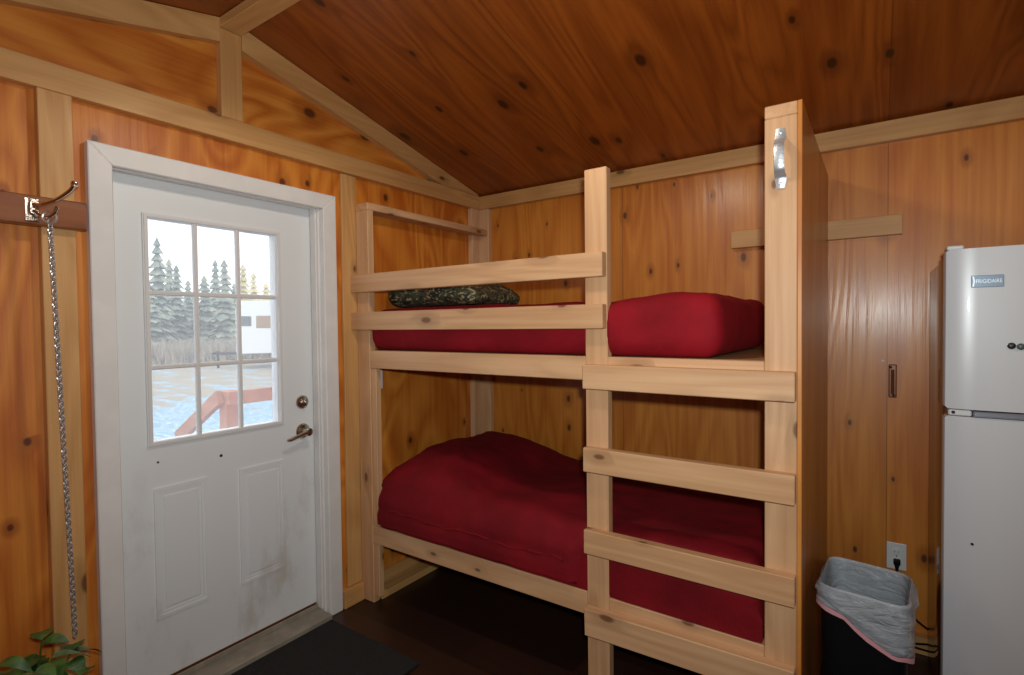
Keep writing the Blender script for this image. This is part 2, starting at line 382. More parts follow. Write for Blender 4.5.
b = B(); box(b, .001, T, -1.1605, -1.0385, .001, W); box(b, .001, .019, -1.0385, -.001, .001, W); box(b, .001, T, YF+.02, -2.16, .001, W); struct('baseboard_left', b, M['trm_y'], 'low pale baseboard at the foot of the door wall', 'baseboard')
b = B(); box(b, .045, XR-.01, -T, -.001, .001, .075); struct('baseboard_back', b, M['trm_x'], 'low baseboard along the foot of the back wall', 'baseboard')
b = B(); box(b, .042, .118, -.99, -.045, .001, T); struct('trim_13', b, M['trm_y'], 'flat pale floor plate lying under the head of the bunk bed', 'board')

# door casing and jambs
b = B(); cx0, cx1 = .0005, .034
prism(b, [(-2.155, .001), (-2.085, .001), (-2.085, 1.978), (-2.155, 2.048)], 'x', cx0, cx1)
prism(b, [(-1.168, .001), (-1.24, .001), (-1.24, 1.978), (-1.168, 2.048)], 'x', cx0, cx1)
prism(b, [(-2.155, 2.048), (-1.168, 2.048), (-1.24, 1.978), (-2.085, 1.978)], 'x', cx0, cx1)
bmesh.ops.bevel(b, geom=b.edges[:], offset=.003, segments=1, affect='EDGES')
dc = thing('trim_14', (0, -1.66, 0), 'white door casing framing the entrance door', 'door frame', kind='structure')
obj('casing', b, M['white_trim'], dc)
b = B(); box(b, -.119, -.0005, -2.104, -2.0855, .001, 2.003, .001); box(b, -.119, -.0005, -1.2485, -1.231, .001, 2.003, .001); box(b, -.119, -.0005, -2.0855, -1.2485, 1.986, 2.003, .001)
obj('jamb', b, M['white_trim'], dc)
b = B(); box(b, -.05, -.012, -1.256, -1.2485, .035, 1.986, .001); box(b, -.05, -.012, -2.0855, -2.080, .035, 1.986, .001); box(b, -.05, -.012, -2.0855, -1.2485, 1.978, 1.986, .001)
obj('door_stop', b, M['white_trim'], dc)
b = B(); box(b, -.118, .062, -2.084, -1.25, .001, .028, .004); box(b, -.05, -.044, -2.084, -1.25, .028, .05, .001)
struct('trim_15', b, M['sill'], 'worn grey beige threshold under the white door', 'threshold')

# the door itself
xd = -.06
door = thing('door_1', (xd, -1.667, .05), 'white nine pane entrance door with two lower panels', 'door', kind='structure')
b = B(); gy0, gy1, gz0, gz1 = -1.953, -1.436, .978, 1.834
y0, y1, z0, z1 = -2.083, -1.251, .055, 1.983
box(b, xd-.044, xd, y0, gy0, z0, z1, 0); box(b, xd-.044, xd, gy1, y1, z0, z1, 0); box(b, xd-.044, xd, gy0, gy1, z0, gz0, 0); box(b, xd-.044, xd, gy0, gy1, gz1, z1, 0)
obj('door_slab', b, M['door'], door)
def ring(bm, ya, yb, za, zb_, w, x0, x1):
    """Mitred rectangular moulding ring."""
    o_ = [(ya, za), (yb, za), (yb, zb_), (ya, zb_)]; i_ = [(ya+w, za+w), (yb-w, za+w), (yb-w, zb_-w), (ya+w, zb_-w)]
    for k in range(4):
        m_ = (k+1) % 4; prism(bm, [o_[k], o_[m_], i_[m_], i_[k]], 'x', x0, x1)
b = B(); ring(b, -1.968, -1.412, .962, 1.850, .018, xd+.0005, xd+.009); ring(b, -1.964, -1.416, .966, 1.846, .011, xd+.009, xd+.014)
obj('lite_frame', b, M['white_lite'], door)
b = B()
for k in (1, 2):
    yy = gy0+(gy1-gy0)*k/3; box(b, xd-.01, xd+.008, yy-.009, yy+.009, gz0, gz1, .004)
    zz = gz0+(gz1-gz0)*k/3; box(b, xd-.01, xd+.0075, gy0, gy1, zz-.009, zz+.009, .004)
obj('grille', b, M['white_lite'], door)
b = B(); v_ = [b.verts.new(p) for p in ((xd-.022, gy0, gz0), (xd-.022, gy1, gz0), (xd-.022, gy1, gz1), (xd-.022, gy0, gz1))]; b.faces.new(v_)
obj('window_glass', b, M['glass'], door)
for ya, yb in ((-1.952, -1.757), (-1.624, -1.414)):
    b = B(); ring(b, ya, yb, .292, .798, .012, xd+.0003, xd+.006); ring(b, ya+.012, yb-.012, .304, .786, .012, xd+.0003, xd+.003)
    box(b, xd+.0003, xd+.005, ya+.034, yb-.034, .326, .764, .003)
    obj('raised_panel', b, M['door'], door)
b = B(); lathe(b, [(.033, 0), (.033, .004), (.028, .010), (.016, .012), (.016, .022), (.013, .024)], (xd+.0005, -1.312, 1.052), 'x')
box(b, xd+.022, xd+.034, -1.316, -1.308, 1.034, 1.070, .002); obj('deadbolt', b, M['nickel'], door, True)
kb = B(); lathe(kb, [(.036, 0), (.036, .005), (.030, .012), (.017, .014), (.014, .03), (.013, .046), (.018, .048), (.018, .058), (.010, .062)], (xd+.0005, -1.312, .913), 'x')
kn_ = obj('door_handle', kb, M['nickel'], door, True)
b = B(); tube(b, [(xd+.052, -1.312, .913), (xd+.054, -1.34, .910), (xd+.055, -1.375, .902), (xd+.054, -1.408, .893), (xd+.052, -1.425, .893)], [.010, .010, .009, .008, .005], 10)
obj('lever', b, M['nickel'], kn_, True)
b = B(); lathe(b, [(.006, 0), (.006, .002), (.003, .004)], (xd+.0003, -1.697, .874), 'x', 12); obj('screw', b, M['dark'], door)
b = B(); lathe(b, [(.004, 0), (.004, .002)], (xd+.0003, -1.934, .898), 'x', 10); obj('screw', b, M['dark'], door)
b = B(); box(b, xd-.04, xd-.004, y0+.002, y1-.002, .030, .054, .001); obj('door_sweep', b, M['rust'], door)

# ------------------------------------------------------------------ bunk bed
D = 1.0376; YB = -D-T
bunk = thing('bunk_bed', (1.0, -.55, 0), 'raw pine built-in bunk bed with ladder and plywood end panel', 'bunk bed')
def brd(name, x0, x1, y0, y1, z0, z1, ax, m='lum_', bev=.0025): 
    b = B(); box(b, x0, x1, y0, y1, z0, z1, bev); return obj(name, b, M[m+ax], bunk)
brd('post', .020, .109, -D, -D+T, .001, 1.998, 'z')
brd('shelf_rail', .020, .109, -D, -.045, 1.998, 2.035, 'y')
brd('support_block', .1095, .146, -D+.006, -D+T, .3995, 1.2, 'z')
brd('support_block', .1095, .146, -D+.006, -D+T, T+.001, .31, 'z')
brd('guard_rail', .0165, 1.4026, YB, -D-.0005, 1.5822, 1.5822+W, 'x')
brd('guard_rail', .0165, 1.4026, YB, -D-.0005, 1.3939, 1.3939+W, 'x')
lx = 1.3152; rx = 1.9277
brd('ladder_post', lx, lx+W, -D, -D+T, .001, 1.982, 'z')
for za, zb_, xs in ((1.2011, .089, ((.1095, lx-.0005), (lx+W+.0005, rx-.0005))), (.3106, .089, ((.1095, lx-.0005), (lx+W+.0005, rx-.0005)))):
    for xa, xb in xs: brd('bed_rail', xa, xb, -D, -D+T, za, za+zb_, 'x')
    brd('rear_rail', .128, rx-.0005, -.078, -.0405, za, za+zb_, 'x')
    b = B(); box(b, .04 if za > 1 else .172, rx-.001, -D+T+.001, -.079, za+W-.013, za+W, .001); obj('bed_platform', b, M['bedboard'], bunk)
for zl, zr, h in ((1.173, 1.173, W), (.8662, .8662, W), (.5609, .5609, W), (.253, .268, .1)):
    b = B(); beam(b, (1.3204, (YB-D-.0005)/2, zl+h/2), (2.0156, (YB-D-.0005)/2, zr+h/2), T-.0005, h, bev=.0025); obj('ladder_rung', b, M['lum_x'], bunk)
brd('panel_post', rx, rx+W, -D, -D+T, .001, 2.0275, 'z')
brd('panel_post', rx, rx+W, -.078, -.041, .001, 2.0275, 'z')
brd('panel_cap', rx, rx+W, -D, -.041, 2.028, 2.066, 'y')
b = B(); box(b, rx+W+.0005, rx+W+.0125, -D, -.041, .001, 2.066, .0015); obj('end_panel', b, M['ply_panel'], bunk)
b = B()                                                    # galvanised pull handle on the panel post
xh = 1.972; prof = [(1.992, .0015), (1.962, .002), (1.955, .006), (1.948, .022), (1.938, .031), (1.925, .034), (1.878, .034), (1.865, .031), (1.855, .022), (1.848, .006), (1.841, .002), (1.812, .0015)]
wd = [.012, .017, .017, .015, .0145, .0145, .0145, .0145, .015, .017, .017, .012]
rows = []
for (z, o_), w_ in zip(prof, wd):
    rows.append([b.verts.new((xh+sx*w_*.95+ (1.9-z)*.01, -D-.0005-o_-dd, z)) for sx, dd in ((-1, 0), (-.4, .003), (.4, .003), (1, 0), (.4, -.001), (-.4, -.001))])
for A, C_ in zip(rows, rows[1:]):
    for k in range(6): b.faces.new((A[k], A[(k+1) % 6], C_[(k+1) % 6], C_[k])).smooth = True
b.faces.new(rows[0]); b.faces.new(rows[-1][::-1])
for zz in (1.978, 1.826):
    lathe(b, [(.005, 0), (.005, -.003), (.002, -.0045)], (xh, -D-.004, zz), 'y', 10)
hd_ = obj('pull_handle', b, M['galv'], bunk, True); hd_['label'] = 'galvanised steel pull handle'

# ------------------------------------------------------------------ bedding
def wr(p, s, seed=0): return noise.noise(Vector((p.x*s+seed, p.y*s, p.z*s)))
zt = 1.2011+W+.001
b = softbox(.100, 1.785, -D+T+.003-.03, -.085, zt, 1.497, .05, .026, .07)
for v in b.verts:
    p = v.co; t = (p.z-zt)/.2
    k = math.sin(math.pi*min(1, max(0, t)))
    if p.y < -.5: p.y -= .012*k*(1+wr(p, 5)) * sm((-.5-p.y)/.3)
    if p.z > 1.4:
        p.z += .014*wr(p, 4, 3) + .006*wr(p, 11, 5)
        p.z += .018*sm((p.x-1.35)/.25)
    else: p.y += .004*wr(Vector((p.x*3, p.y, p.z*.5)), 9, 7)
    if p.x > 1.7: p.x += .012*k*sm((p.x-1.7)/.08)
for v in b.verts: v.co.z = max(v.co.z, zt); v.co.y = min(v.co.y, -.083)
for v in b.verts:                                          # tucked behind the rail and posts
    v.co.y = max(v.co.y, -D+.001 if v.co.x > .111 else -D+T+.001)
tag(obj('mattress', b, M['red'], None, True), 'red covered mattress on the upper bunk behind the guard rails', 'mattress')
zl_ = .3106+W+.001
b = softbox(.118, 1.918, -D+.004, -.085, zl_, .645, .06, .024, .085)
for v in b.verts:
    p = v.co; top = sm((p.z-.5)/.12)
    px = sm((p.x-.06)/.22)*(1-sm((p.x-.42)/.45)); py = sm((-.07-p.y)/.22)*sm((p.y+1.06)/.30)
    p.z += top*(.122*px*(.30+.70*py))
    p.z += top*(.014*wr(p, 4, 1)+.009*abs(wr(Vector((p.x*.6+p.y, p.y-p.x*.5, p.z)), 9, 2))+.005*wr(p, 15, 2)+.007*math.sin(26*p.y+7*wr(p, 2.5))*sm((p.x-.6)/.2)*.5)
    if p.y < -.8: p.y -= (.016*math.sin(math.pi*min(1, max(0, (p.z-zl_)/.25)))+.010*wr(Vector((p.x*2.2, p.y, p.z)), 6, 4))*sm((-.8-p.y)/.15)
    if p.z < .5 and p.y < -.9: p.y -= .05*sm((.5-p.z)/.06)
    if p.z < .5 and p.x > 1.8: p.x += .05*sm((.5-p.z)/.06)
    if p.z > .5: p.y += .022*sm((-.9-p.y)/.1)*sm((p.z-.54)/.06)
for v in b.verts:
    v.co.z = max(v.co.z, zl_); v.co.y = min(v.co.y, -.083); v.co.x = min(v.co.x, 1.922); v.co.y = max(v.co.y, -D+.002) if v.co.z < .42 or v.co.x > lx-.05 or v.co.x < .165 else max(v.co.y, -D-.02)
    if v.co.x < .148: v.co.y = max(v.co.y, -D+T+.001)
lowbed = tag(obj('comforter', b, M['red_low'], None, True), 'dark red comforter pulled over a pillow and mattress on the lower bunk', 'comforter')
b = B(); pts = [(.25+1.55*k/40, -D-.008+.004*math.sin(k*1.7)-.004, .500+.006*math.sin(k*.6)+.004*math.sin(k*1.9)) for k in range(41)]
tube(b, [p for p in pts if p[0] < lx-.08], .0045, 6); obj('piping', b, M['red_low'], lowbed, True)
b = softbox(.065, .665, -.90, -.46, 1.512, 1.665, .06, .025, .06)
for v in b.verts:
    p = v.co
    t = sm((p.x-.46)/.22); p.z -= t*.075*(p.z-1.512)/.14
    p.z += .012*wr(p, 8)*sm((p.z-1.53)/.05); p.y += .012*wr(p, 7, 4)
tag(obj('pillow', b, M['camo'], None, True), 'camouflage print pillow on the upper bunk mattress behind the guard rail', 'pillow')

# ------------------------------------------------------------------ refrigerator
fx, fy, fw = 2.387, -.692, .60
fr = thing('refrigerator', (fx+fw/2, -.36, 0), 'white top-freezer refrigerator against the back wall at the right edge', 'refrigerator')
b = B(); box(b, fx+.004, fx+fw-.004, fy+.072, -.055, .03, 1.612, .006, 2); obj('cabinet', b, M['fridge_side'], fr, True)
def curved_door(z0, z1):
    b = B(); pts = [(fx, fy+.066), (fx, fy+.018), (fx+.003, fy+.0125)]
    pts += [(fx+.003+.075*k/12, fy+.0125*(1-k/12)**2) for k in range(1, 13)]
    pts += [(fx+fw-.078+.075*k/12, fy+.0125*(k/12)**2) for k in range(0, 13)] + [(fx+fw, fy+.018), (fx+fw, fy+.066)]
    prism(b, pts, 'z', z0, z1)
    bmesh.ops.bevel(b, geom=[e for e in b.edges if abs(e.verts[0].co.z-e.verts[1].co.z) < 1e-6], offset=.006, segments=3, affect='EDGES'); return b
b = curved_door(1.135, 1.629); d1 = obj('freezer_door', b, M['fridge'], fr, True)
b = curved_door(.06, 1.112); d2 = obj('fridge_door', b, M['fridge'], fr, True)
b = B(); box(b, fx+.01, fx+.066, fy+.004, fy+.05, 1.114, 1.132, .003); h_ = obj('hinge', b, M['white_plastic'], fr)
b = B(); lathe(b, [(.005, 0), (.005, -.002), (.002, -.003)], (fx+.022, fy+.004, 1.124), 'y', 10); obj('hinge_pin', b, M['dark'], h_)
b = B(); box(b, fx+.068, fx+fw-.01, fy-.002, fy+.03, 1.1135, 1.1315, .004, 2); box(b, fx+.068, fx+fw-.01, fy-.006, fy+.01, 1.1145, 1.1185, .001); obj('grip_strip', b, M['fridge_grey'], fr)
b = B(); box(b, fx+.004, fx+.046, fy+.02, fy+.10, 1.6295, 1.643, .005, 2); obj('hinge_cover', b, M['white_plastic'], fr)
b = B(); box(b, fx+.061, fx+.135, fy-.003, fy+.001, 1.509, 1.545, .001); bd = obj('badge', b, M['badge'], d1)
b = B(); prism(b, [(fx+.0635, 1.5425), (fx+.067, 1.5425), (fx+.0695, 1.527), (fx+.067, 1.5115), (fx+.0635, 1.5115), (fx+.066, 1.527)], 'y', fy-.0042, fy-.0032); obj('emblem', b, M['badge_txt'], bd)
def text(name, s, size, loc, mat, parent, width=None):
    c = bpy.data.curves.new(name, 'FONT'); c.body = s; c.size = size; c.extrude = .0004; c.align_x = 'LEFT'
    o = bpy.data.objects.new(name, c); COL.objects.link(o); bpy.context.view_layer.update()
    me = bpy.data.meshes.new_from_object(o.evaluated_get(bpy.context.evaluated_depsgraph_get())); COL.objects.unlink(o); bpy.data.objects.remove(o)
    xs = [v.co.x for v in me.vertices]; k = width/(max(xs)-min(xs)) if width else 1; m0 = min(xs)
    for v in me.vertices:
        x, y, z = v.co; v.co = Vector(((x-m0)*k+loc[0], loc[1]-z, y+loc[2])) - ORG[parent.name]
    me.name = name; me.materials.clear(); me.materials.append(mat)
    o = bpy.data.objects.new(name, me); COL.objects.link(o); o.parent = parent; ORG[o.name] = ORG[parent.name]; return o
text('lettering', 'FRIGIDAIRE', .0165, (fx+.072, fy-.0036, 1.5215), M['badge_txt'], bd, .059)
b = B(); lathe(b, [(.004, 0), (.004, -.002), (.002, -.003)], (2.456, fy, .721), 'y', 10); obj('door_plug', b, M['dark'], d2)
b = B(); box(b, fx+.02, fx+fw-.02, fy+.07, fy+.085, .001, .055, .002); obj('kick_plate', b, M['dark'], fr)
for nm, x, z, m_, lb in (('fridge_magnet', 2.540, 1.3325, 'magnet', 'small dark round magnet on the freezer door'), ('fridge_magnet', 2.5605, 1.3305, 'magnet2', 'small grey green round magnet right of the dark one on the freezer door')):
    b = B(); lathe(b, [(.0098, -.0005), (.0098, -.004), (.007, -.007), (.003, -.008)], (x, fy, z), 'y', 16); tag(obj(nm, b, M[m_], None, True), lb, 'magnet')

# ------------------------------------------------------------------ bin, bag, outlet, cord
rim = [Vector((2.066, -.965, .60)), Vector((2.290, -.995, .60)), Vector((2.306, -.745, .60)), Vector((2.082, -.712, .60))]
cen = sum(rim, Vector())/4
def rrect(s, z, r=.045, n=6):
    """Rounded outline of the bin, shrunk by s towards its centre."""
    cs = [cen+(p-cen)*s for p in rim]; out = []
    for i in range(4):
        p, a, c = cs[i], cs[i-1], cs[(i+1) % 4]; da, dc_ = (a-p).normalized(), (c-p).normalized()
        A, C_ = p+da*r, p+dc_*r
        for k in range(n+1):
            t = k/n; q = A*(1-t)**2 + p*2*t*(1-t) + C_*t*t; out.append(Vector((q.x, q.y, z)))
        for k in range(1, 5):
            q2 = cs[(i+1) % 4]+(p-cs[(i+1) % 4]).normalized()*r; q = C_.lerp(q2, k/5); out.append(Vector((q.x, q.y, z)))
    return out
def loft(b, loops, cap0=False, cap1=False):
    rs = [[b.verts.new(p) for p in L] for L in loops]; n = len(rs[0])
    for A, C_ in zip(rs, rs[1:]):
        for k in range(n): b.faces.new((A[k], A[(k+1) % n], C_[(k+1) % n], C_[k])).smooth = True
    if cap0: b.faces.new(rs[0][::-1])
    if cap1: b.faces.new(rs[-1])
binT = thing('trash_bin', (cen.x, cen.y, 0), 'black rectangular trash bin between the bunk end panel and the refrigerator', 'trash bin')
b = B(); loft(b, [rrect(.88, .002), rrect(.90, .02), rrect(.985, .585), rrect(1.0, .598), rrect(.98, .598), rrect(.86, .03)], True, True); obj('bin_body', b, M['black_plastic'], binT, True)
b = B()
def bagloop(s, z, amp, seed, hem=0):
    L = rrect(s, z); n = len(L); o = []
    for k, p in enumerate(L):
        d = (p-Vector((cen.x, cen.y, z))).normalized(); w_ = noise.noise(Vector((p.x*22+seed, p.y*22, z*9)))
        q = p+d*(amp*(.4+w_))
        if hem:  # front hem hangs lower towards the right-front corner
            fr_ = sm((p.x-2.06)/.22)*sm((-.80-p.y)/.15)
            q.z -= hem*(.25+.75*fr_) + .008*w_
        o.append(q)
    return o
loops = [bagloop(.62, .16, .004, 9), bagloop(.80, .34, .008, 1), bagloop(.88, .47, .008, 8), bagloop(.925, .55, .006, 2), bagloop(.955, .598, .002, 3), bagloop(.99, .606, .002, 3), bagloop(1.025, .602, .004, 4),
         bagloop(1.035, .597, .006, 5, .018)] + [bagloop(1.032-.008*math.sin(k*.9), .597-.001*k, .005+.003*(k % 3), 6+.35*k, .030+.0125*k) for k in range(9)]
hemL = loops[-1]
for L in loops[-9:-1]:                       # loose folds falling diagonally
    for p in L:
        d = (p-Vector((cen.x, cen.y, p.z))).normalized(); p += d*.006*abs(math.sin(38*(p.x+p.y*.6)+55*p.z))
loft(b, loops); bag = tag(obj('trash_bag', b, M['bag'], None, True), 'translucent white bin liner with pink drawstring folded over the black bin', 'trash bag')
b = B(); low = [p-Vector((0, 0, .013+.006*noise.noise(p*14))) for p in hemL]; loft(b, [[p+(p-cen)*.004 for p in hemL], [p+(p-cen)*.010 for p in low]]); obj('drawstring', b, M['pink'], bag, True)

ox, oz = 2.2507, .331
ot = thing('wall_outlet', (ox+.035, -.003, oz+.057), 'white duplex wall outlet with a black plug on the back wall', 'outlet')
b = B(); box(b, ox, ox+.07, -.006, -.0005, oz, oz+.115, .002, 2); obj('cover_plate', b, M['white_plastic'], ot)
for zz in (oz+.038, oz+.078):
    b = B(); lathe(b, [(.0165, -.006), (.0165, -.0075), (.015, -.008)], (ox+.035, 0, zz), 'y', 20); rc = obj('receptacle', b, M['white_plastic'], ot, True)
    if zz > oz+.06:
        b = B()
        for dx in (-.006, .006): box(b, ox+.035+dx-.001, ox+.035+dx+.001, -.0085, -.0079, zz-.004, zz+.004, 0)
        obj('slot', b, M['dark'], rc)
b = B(); lathe(b, [(.003, -.006), (.003, -.0072)], (ox+.035, 0, oz+.058), 'y', 8); obj('screw', b, M['nickel'], ot)
cord = thing('power_cord', (ox+.036, -.02, oz+.038), 'black power cord plugged into the wall outlet behind the bin', 'cord')
b = B(); box(b, ox+.024, ox+.049, -.034, -.009, oz+.026, oz+.05, .005, 2); prism(b, [(ox+.028, oz+.026), (ox+.045, oz+.026), (ox+.041, oz+.002), (ox+.032, oz+.002)], 'y', -.03, -.014); obj('plug', b, M['black_plastic'], cord)
def bez(P_, n=10):
    out = []; P_ = [Vector(p) for p in P_]
    for i in range(len(P_)-1):
        p0, p1, p2, p3 = P_[max(0, i-1)], P_[i], P_[i+1], P_[min(len(P_)-1, i+2)]
        for k in range(n):
            t = k/n; out.append(.5*((2*p1)+(p2-p0)*t+(2*p0-5*p1+4*p2-p3)*t*t+(3*p1-p0-3*p2+p3)*t**3))
    out.append(P_[-1]); return out
b = B(); tube(b, bez([(ox+.036, -.022, oz+.004), (ox+.042, -.03, oz-.03), (ox+.06, -.06, oz-.10), (ox+.088, -.065, .171), (2.40, -.05, .118), (2.47, -.048, .09), (2.40, -.048, .06), (2.31, -.075, .048), (2.385, -.05, .03), (2.55, -.048, .02)]), .004, 8)
obj('cable', b, M['black_plastic'], cord, True)
sw = thing('wall_switch', (.003, -.90, 1.13), 'white wall plate on the door wall under the upper bunk rail', 'switch')
b = B(); box(b, .0005, .0065, -.935, -.865, 1.075, 1.185, .002, 2); obj('cover_plate', b, M['white_plastic'], sw)
b = B(); box(b, .0065, .016, -.905, -.895, 1.118, 1.142, .002); obj('toggle', b, M['white_plastic'], sw)
lt = thing('wall_latch', (2.268, -.003, 1.15), 'small brown metal latch bracket screwed to the back wall left of the refrigerator', 'latch')
b = B(); box(b, 2.254, 2.283, -.007, -.0005, 1.078, 1.222, .004, 2); obj('latch_plate', b, M['rust'], lt)
b = B(); tube(b, [(2.2685, -.010, 1.20), (2.2685, -.012, 1.16), (2.2685, -.012, 1.12), (2.2685, -.010, 1.095)], .006, 8); obj('latch_bar', b, M['rust'], lt, True)
b = B(); lathe(b, [(.006, -.007), (.006, -.011), (.003, -.012)], (2.261, 0, 1.21), 'y', 10); obj('screw', b, M['dark'], lt, True)
b = B(); lathe(b, [(.006, -.007), (.006, -.009)], (2.272, 0, 1.088), 'y', 10); obj('screw', b, M['dark'], lt, True)
b = B(); lathe(b, [(.0055, -.0005), (.0055, -.004), (.002, -.006)], (2.234, 0, 1.237), 'y', 10); tag(obj('nail_head', b, M['white_plastic'], None, True), 'nail head with its shine painted white on the back wall beside the brown latch', 'nail')  # white colour stands in for the glint of bare metal

# ------------------------------------------------------------------ coat hook and chain
hk = thing('coat_hook', (.077, -2.312, 1.78), 'shiny chrome coat hook on the dark stained board left of the door', 'hook')
b = B(); box(b, .0765, .080, -2.330, -2.295, 1.744, 1.816, .0015)
box(b, .080, .090, -2.322, -2.303, 1.765, 1.805, .003, 2); obj('back_plate', b, M['chrome'], hk)
b = B(); tube(b, bez([(.088, -2.311, 1.795), (.115, -2.300, 1.793), (.150, -2.275, 1.806), (.185, -2.251, 1.832), (.200, -2.243, 1.850)]), .0055, 10)
lathe(b, [(.003, -.010), (.009, -.006), (.010, .0), (.008, .006), (.003, .009)], (.202, -2.241, 1.855), 'z', 12); obj('upper_prong', b, M['chrome'], hk, True)
b = B(); tube(b, bez([(.088, -2.311, 1.776), (.105, -2.300, 1.762), (.125, -2.286, 1.757), (.140, -2.275, 1.768), (.145, -2.272, 1.780)]), .005, 10); lathe(b, [(.003, -.006), (.007, 0), (.003, .006)], (.146, -2.271, 1.783), 'z', 10); obj('lower_prong', b, M['chrome'], hk, True)
for zz in (1.810, 1.752):
    b = B(); lathe(b, [(.005, 0), (.005, .002), (.002, .003)], (.080, -2.318 if zz > 1.78 else -2.305, zz), 'x', 10); obj('screw', b, M['nickel'], hk)
ch = thing('hanging_chain', (.122, -2.283, 1.75), 'long silver chain hanging from the coat hook down the wall stud', 'chain')
b = B(); top, bot = Vector((.122, -2.2815, 1.742)), Vector((.118, -2.250, .44)); n = 104
for k in range(n):
    c = top.lerp(bot, k/(n-1)); ang = (k % 2)*math.pi/2+.6+.05*math.sin(k*.7)
    u = Vector((math.cos(ang), math.sin(ang), 0)); z_ = Vector((0, 0, 1))
    tube(b, [c+u*(.0070*math.cos(t))+z_*(.0098*math.sin(t)) for t in [2*math.pi*i/10 for i in range(10)]], .0023, 6, closed=True)
obj('links', b, M['steel_chain'], ch, True)
b = B(); c = Vector((.128, -2.284, 1.755)); tube(b, [c+Vector((.012*math.cos(t), .014*math.cos(t), .018*math.sin(t))) for t in [2*math.pi*i/16 for i in range(16)]], .003, 8, closed=True); obj('end_ring', b, M['steel_chain'], ch, True)

# ------------------------------------------------------------------ mat and plant
b = B(); box(b, .068, .652, -2.15, -1.262, .001, .012, .003); tag(obj('door_mat', b, M['mat']), 'charcoal doormat lying on the floor in front of the white door', 'doormat')
pc = Vector((.33, -2.425, 0))
pl = thing('potted_plant', pc, 'leafy green potted plant on the floor left of the door', 'plant')
b = B(); lathe(b, [(.075, .001), (.10, .20), (.105, .235), (.112, .237), (.112, .262), (.10, .262), (.095, .235)], pc, 'z', 28); obj('pot', b, M['terracotta'], pl, True)
b = B(); lathe(b, [(.094, .225), (.094, .240), (.03, .246)], pc, 'z', 20); obj('soil', b, M['soil'], pl)
sb, lb_ = B(), B()
def leaf(bm, base, d, L, wid, droop):
    d = d.normalized(); s = d.cross(Vector((0, 0, 1))).normalized(); u = s.cross(d); n_ = 7; rows = []
    for i in range(n_+1):
        t = i/n_; w_ = wid*math.sin(math.pi*t**.75)**.9*(1 if t < 1 else 0)+.0006; c = base+d*(L*t)-Vector((0, 0, 1))*droop*L*t*t
        rows.append([bm.verts.new(c-s*w_+u*w_*.25), bm.verts.new(c), bm.verts.new(c+s*w_+u*w_*.25)])
    for A, C_ in zip(rows, rows[1:]):
        for k in range(2): bm.faces.new((A[k], A[k+1], C_[k+1], C_[k])).smooth = True
rnd = random.Random(5)
for i in range(17):
    a = i*2.4+rnd.uniform(-.3, .3); rr = rnd.uniform(.04, .14); hh = rnd.uniform(.40, .52) if i > 3 else rnd.uniform(.50, .545)
    tip = pc+Vector((rr*math.cos(a), rr*1.1*math.sin(a), hh)); st = pc+Vector((.03*math.cos(a), .03*math.sin(a), .243)); mid = st.lerp(tip, .55)+Vector((0, 0, .03))
    path = bez([st, mid, tip], 6); tube(sb, path, [.004-.002*k/(len(path)-1) for k in range(len(path))], 6)
    for k in range(5):
        q = path[min(len(path)-1, 5+k*2)]; aa = a+rnd.uniform(-1.6, 1.6)+k*1.9
        leaf(lb_, q, Vector((math.cos(aa), math.sin(aa), rnd.uniform(-.1, .5))), rnd.uniform(.065, .095), rnd.uniform(.022, .032), rnd.uniform(.3, .7))
for v in lb_.verts: v.co.x = max(v.co.x, .15)
obj('stems', sb, M['stem'], pl, True); obj('foliage', lb_, M['leaf'], pl, True)

# ------------------------------------------------------------------ outside, beyond the door
GZ = -.45
b = B(); box(b, -130, -.13, -60, 90, GZ-.2, GZ, 0); struct('ground', b, M['ground'], 'frosty snow dusted ground outside the door', 'ground')
b = B(); box(b, -1.42, -.125, -2.9, .6, -.12, -.035, .004); 
for sx in (-1.35, -.25):
    for sy in (-2.8, .5): box(b, sx-.045, sx+.045, sy-.045, sy+.045, GZ, -.12, 0)
struct('porch_deck', b, M['deckwood'], 'wooden porch deck outside the entrance door', 'deck')
rl = thing('porch_railing', (-1.3, -1.02, -.035), 'reddish wooden porch railing with sloping stair rail seen through the door glass', 'railing')
b = B(); box(b, -1.345, -1.256, -1.068, -.980, -.034, 1.0, .003); obj('post', b, M['deckwood'], rl)
b = B(); box(b, -1.345, -1.256, .47, .56, -.034, 1.0, .003); obj('post', b, M['deckwood'], rl)
b = B(); box(b, -1.255, -1.217, -1.068, .56, .912, 1.0, .003); obj('top_rail', b, M['deckwood'], rl)
b = B(); beam(b, (-1.285, -1.092, .965), (-1.88, -1.092, .635), .038, .09); obj('stair_rail', b, M['deckwood'], rl)
b = B(); box(b, -1.89, -1.81, -1.07, -.99, GZ, .60, .003); obj('stair_post', b, M['deckwood'], rl)
# trailer
tc_ = Vector((-20.88, 12.88, GZ))
rv = thing('travel_trailer', tc_, 'white travel trailer parked beyond the yard, seen through the door glass', 'trailer')
ang = math.atan2(-.569, .822)
Rz = Matrix.Rotation(math.radians(54), 4, 'Z')
def rvpart(name, fn, mat, par=None):
    b = B(); fn(b); bmesh.ops.transform(b, matrix=Matrix.Translation(tc_) @ Rz, verts=b.verts); return obj(name, b, mat, par or rv)
rvpart('trailer_body', lambda b: prism(b, [(-3.0, .7), (3.4, .7), (3.4, 3.1), (-2.75, 3.1), (-3.0, 2.75)], 'y', -1.2, 1.2), M['rv'])
rvpart('trailer_window', lambda b: box(b, -2.78, -2.36, -1.23, -1.19, 1.95, 2.4, .02), M['rv_glass'])
rvpart('trailer_window', lambda b: box(b, -2.16, -1.56, -1.23, -1.19, 1.85, 2.42, .02), M['rv_tan'])
